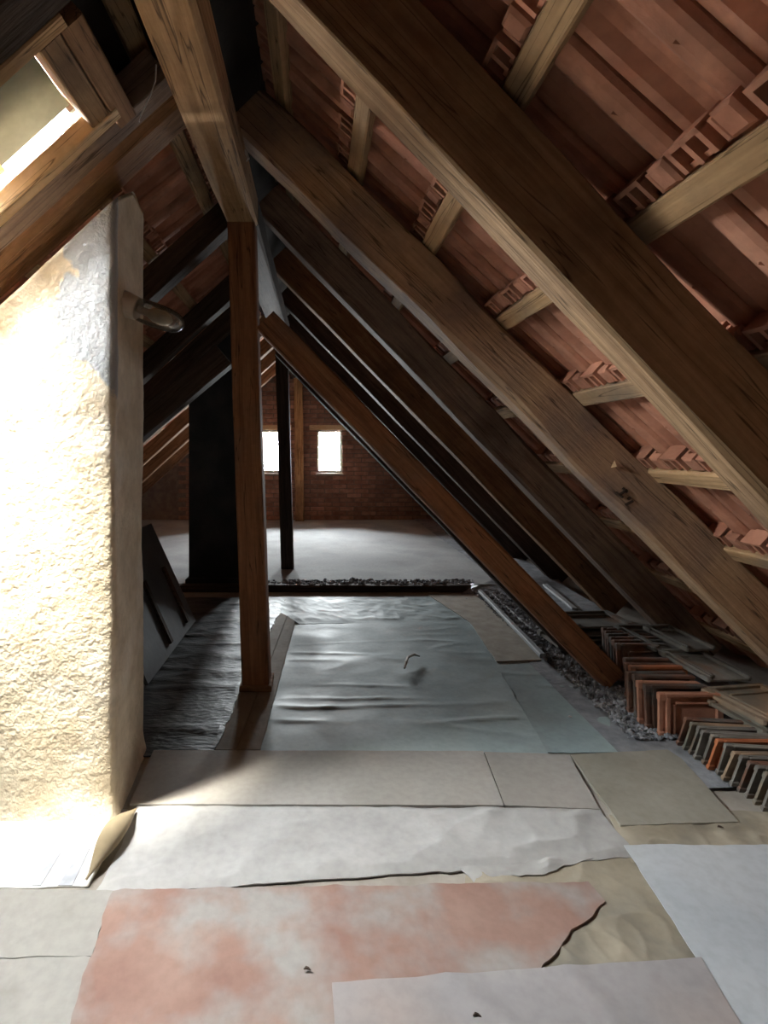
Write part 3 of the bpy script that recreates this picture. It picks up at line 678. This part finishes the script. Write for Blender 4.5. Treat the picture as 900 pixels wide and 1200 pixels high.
# ------------------------------------------------------------------ leaning panels by the chimney
def leaning(pb0, pb1, dx, dz, th, m, label, cleats):
    o = empty('leaning_panel', (pb0+pb1)/2, label, 'panel')
    u = (pb1-pb0); L = u.length; x = u.normalized(); zv = Vector((dx,0,dz)); W = zv.length; z = (zv - x*zv.dot(x)).normalized(); y = z.cross(x)
    R = Matrix((x,y,z)).transposed().to_4x4()
    mb = MB(); mb.box((-L/2,-th/2,0),(L/2,th/2,W), R, bev=.003); mb.build('board', m, o)
    for cx in cleats:
        for s in (-1,): 
            mb = MB(); mb.box((cx-.02, s*(th/2+.018), .05),(cx+.02, s*th/2, W*.6), R, bev=.003); mb.build('cleat', M['dark'], o)
leaning(G(172,803,.02), G(228,728,.02), -.33, .72, .02, M['panel'], 'dark grey panel leaning towards the roof behind the plastered chimney', (.35,-.05))
leaning(Vector((-1.02,2.55,.02)), Vector((-1.10,3.4,.02)), -.30, .58, .02, M['panel'], 'second dark panel leaning behind the plastered chimney, nearer to it', ())

# ------------------------------------------------------------------ old tiles piled by the eaves
def old_tile_mb(W=.22, Hh=.20, T=.016):
    """flat interlocking tile: x along its length, z up its width, y thickness; rims, ribs and lugs on the front"""
    mb = MB(); mb.box((.008,-T*.35,.004),(W,T*.35,Hh), bev=.002)
    r = .012
    mb.box((0,-T*.55,.012),(.012,T*.45,Hh-.014), bev=.003)                           # edge bead
    mb.box((-.003,-T/2-r*.7,Hh-.036),(.018,T/2,Hh), bev=.004); mb.box((-.003,-T/2-r*.6,0),(.017,T/2-.002,.032), bev=.005)   # corner knobs
    mb.box((.022,-T/2-r*.8,.012),(.034,-T*.35+.001,Hh-.012), bev=.002); mb.box((.046,-T/2-r*.5,.02),(.054,-T*.35+.001,Hh-.05), bev=.002)
    mb.box((.018,-T/2-r,Hh-.016),(W,-T*.35+.001,Hh), bev=.003); mb.box((.058,-T/2-r*.5,Hh-.05),(W-.024,-T*.35+.001,Hh-.042), bev=.002)
    mb.box((W-.02,-T/2-r,0),(W,-T*.35+.001,Hh-.017), bev=.003)
    mb.box((.05,T*.35-.001,Hh-.04),(.08,T/2+.012,Hh-.015), bev=.003); mb.box((W-.09,T*.35-.001,Hh-.04),(W-.06,T/2+.012,Hh-.015), bev=.003)
    return mb
TM = {}
def old_tile(mkey, origin, rot, label, group, scale=(1,1,1)):
    if mkey not in TM: TM[mkey] = old_tile_mb().build('old_roof_tile', M[mkey]); o = TM[mkey]
    else: o = TM[mkey].copy(); COL.objects.link(o)
    o.matrix_world = Matrix.Translation(origin) @ rot @ Matrix.Diagonal((*scale,1))
    return tag(o, label, 'roof tile', group)
def rotm(rz=0, rx=0, ry=0): return Matrix.Rotation(math.radians(rz),4,'Z') @ Matrix.Rotation(math.radians(rx),4,'X') @ Matrix.Rotation(math.radians(ry),4,'Y')
g = 'old tiles standing on edge in the upright stack'
# upright stack facing the camera
ups = [('tile',1.525,2.400,0,'front one of the upright stack, its whole framed face visible'),('tiledark',1.505,2.455,4,'second from the front of the upright stack'),('tile',1.50,2.505,3,'third from the front of the upright stack'),
       ('tiledark',1.515,2.555,4,'fourth from the front of the upright stack'),('tiledark',1.51,2.605,2,'fifth from the front of the upright stack'),('tileorange',1.555,2.655,3,'sixth from the front of the upright stack'),('tiledark',1.56,2.70,4,'last but one in the front half of the upright stack'),('tiledark',1.585,2.75,3,'last in the front half of the upright stack, at the foot of the reddish strut')]
for i, (mk_, x, y, rx, l) in enumerate(ups):
    old_tile(mk_, Vector((x,y-.045,.014+.0008*i)), rotm(random.uniform(-2,2), -rx), 'old terracotta tile standing on edge, %s' % l, g, (1.25,1,1.0+.03*(i%2)))
for i in range(6):
    old_tile('tiledark', Vector((1.625+.012*i,2.85+.05*i,.045)), rotm(random.uniform(-3,3), -random.uniform(1,5)), 'sooty old tile standing on edge beyond the strut foot, %s of that half of the upright stack' % ROMAN[i], g, (1.2,1,1.0))
# leaning row towards the camera
g = 'old tiles in the leaning row by the floor edge'
keys = ['tiledark','tilebuff','tilegrey','tilegrey','tilegrey','tileorange','tilegrey','tilebuff','tilegrey','tiledark','tilegrey','tilebuff','tilegrey']
nrow = len(keys)
for i, k_ in enumerate(keys):
    y = 2.283-.0345*i; x = 1.556+.0018*i+random.uniform(-.006,.006)
    what = {'tilegrey':'dusty grey old tile','tileorange':'fresh orange edged old tile','tilebuff':'buff edged old tile','tiledark':'sooty brown old tile'}[k_]
    old_tile(k_, Vector((x,y,.022)), rotm(random.uniform(-3,3)-4, 22+random.uniform(-2,2)), '%s, %s in the leaning row counted from the upright stack' % (what, ROMAN[i] if i < 14 else 'thirteenth'), g, (1.3,.62,.79+random.uniform(-.02,.02)))
# tiles lying on top
def lying(mkey, c, rz, tilt, label, sc=(1.25,1,1.1), ty=0):
    R = Matrix.Rotation(math.radians(rz),4,'Z') @ Matrix.Rotation(math.radians(ty),4,'Y') @ Matrix.Rotation(math.radians(-90+tilt),4,'X')
    return old_tile(mkey, c, R, label, 'old tiles lying flat on the piles', sc)
lying('tilebuff', Vector((1.785,2.10,.160)), 10, 2, 'buff rimmed old tile lying flat across the leaning row, lower of the two', (1.5,1,1.42), 2)
lying('tilebuff', Vector((1.80,2.115,.192)), 12, 2, 'buff rimmed old tile lying flat across the leaning row, upper of the two', (1.5,1,1.42), 2)
lying('tilegrey', Vector((1.785,2.78,.232)), 4, 1, 'dusty grey old tile lying flat on the upright stack, behind two others like it', (.95,1,1.75), 0)
lying('tilegrey', Vector((1.90,2.70,.262)), 6, 2, 'dusty grey old tile lying flat on the upright stack, tucked in under the rafters', (.7,1,1.6), 0)
lying('tilegrey', Vector((1.815,2.44,.222)), 3, 1, 'dusty grey old tile lying flat on the upright stack, in front of two others', (.95,1,1.70), 0)
for i in range(4):
    q = Vector((1.52+.02*i, 3.30+.03*(i%2), .055+.036*i))
    lying('tilegrey', q, random.uniform(-6,6), 0, 'dark grey tile in the flat stack behind the reddish strut, %s from the floor' % ROMAN[i], (2.0,1.2,1.4))
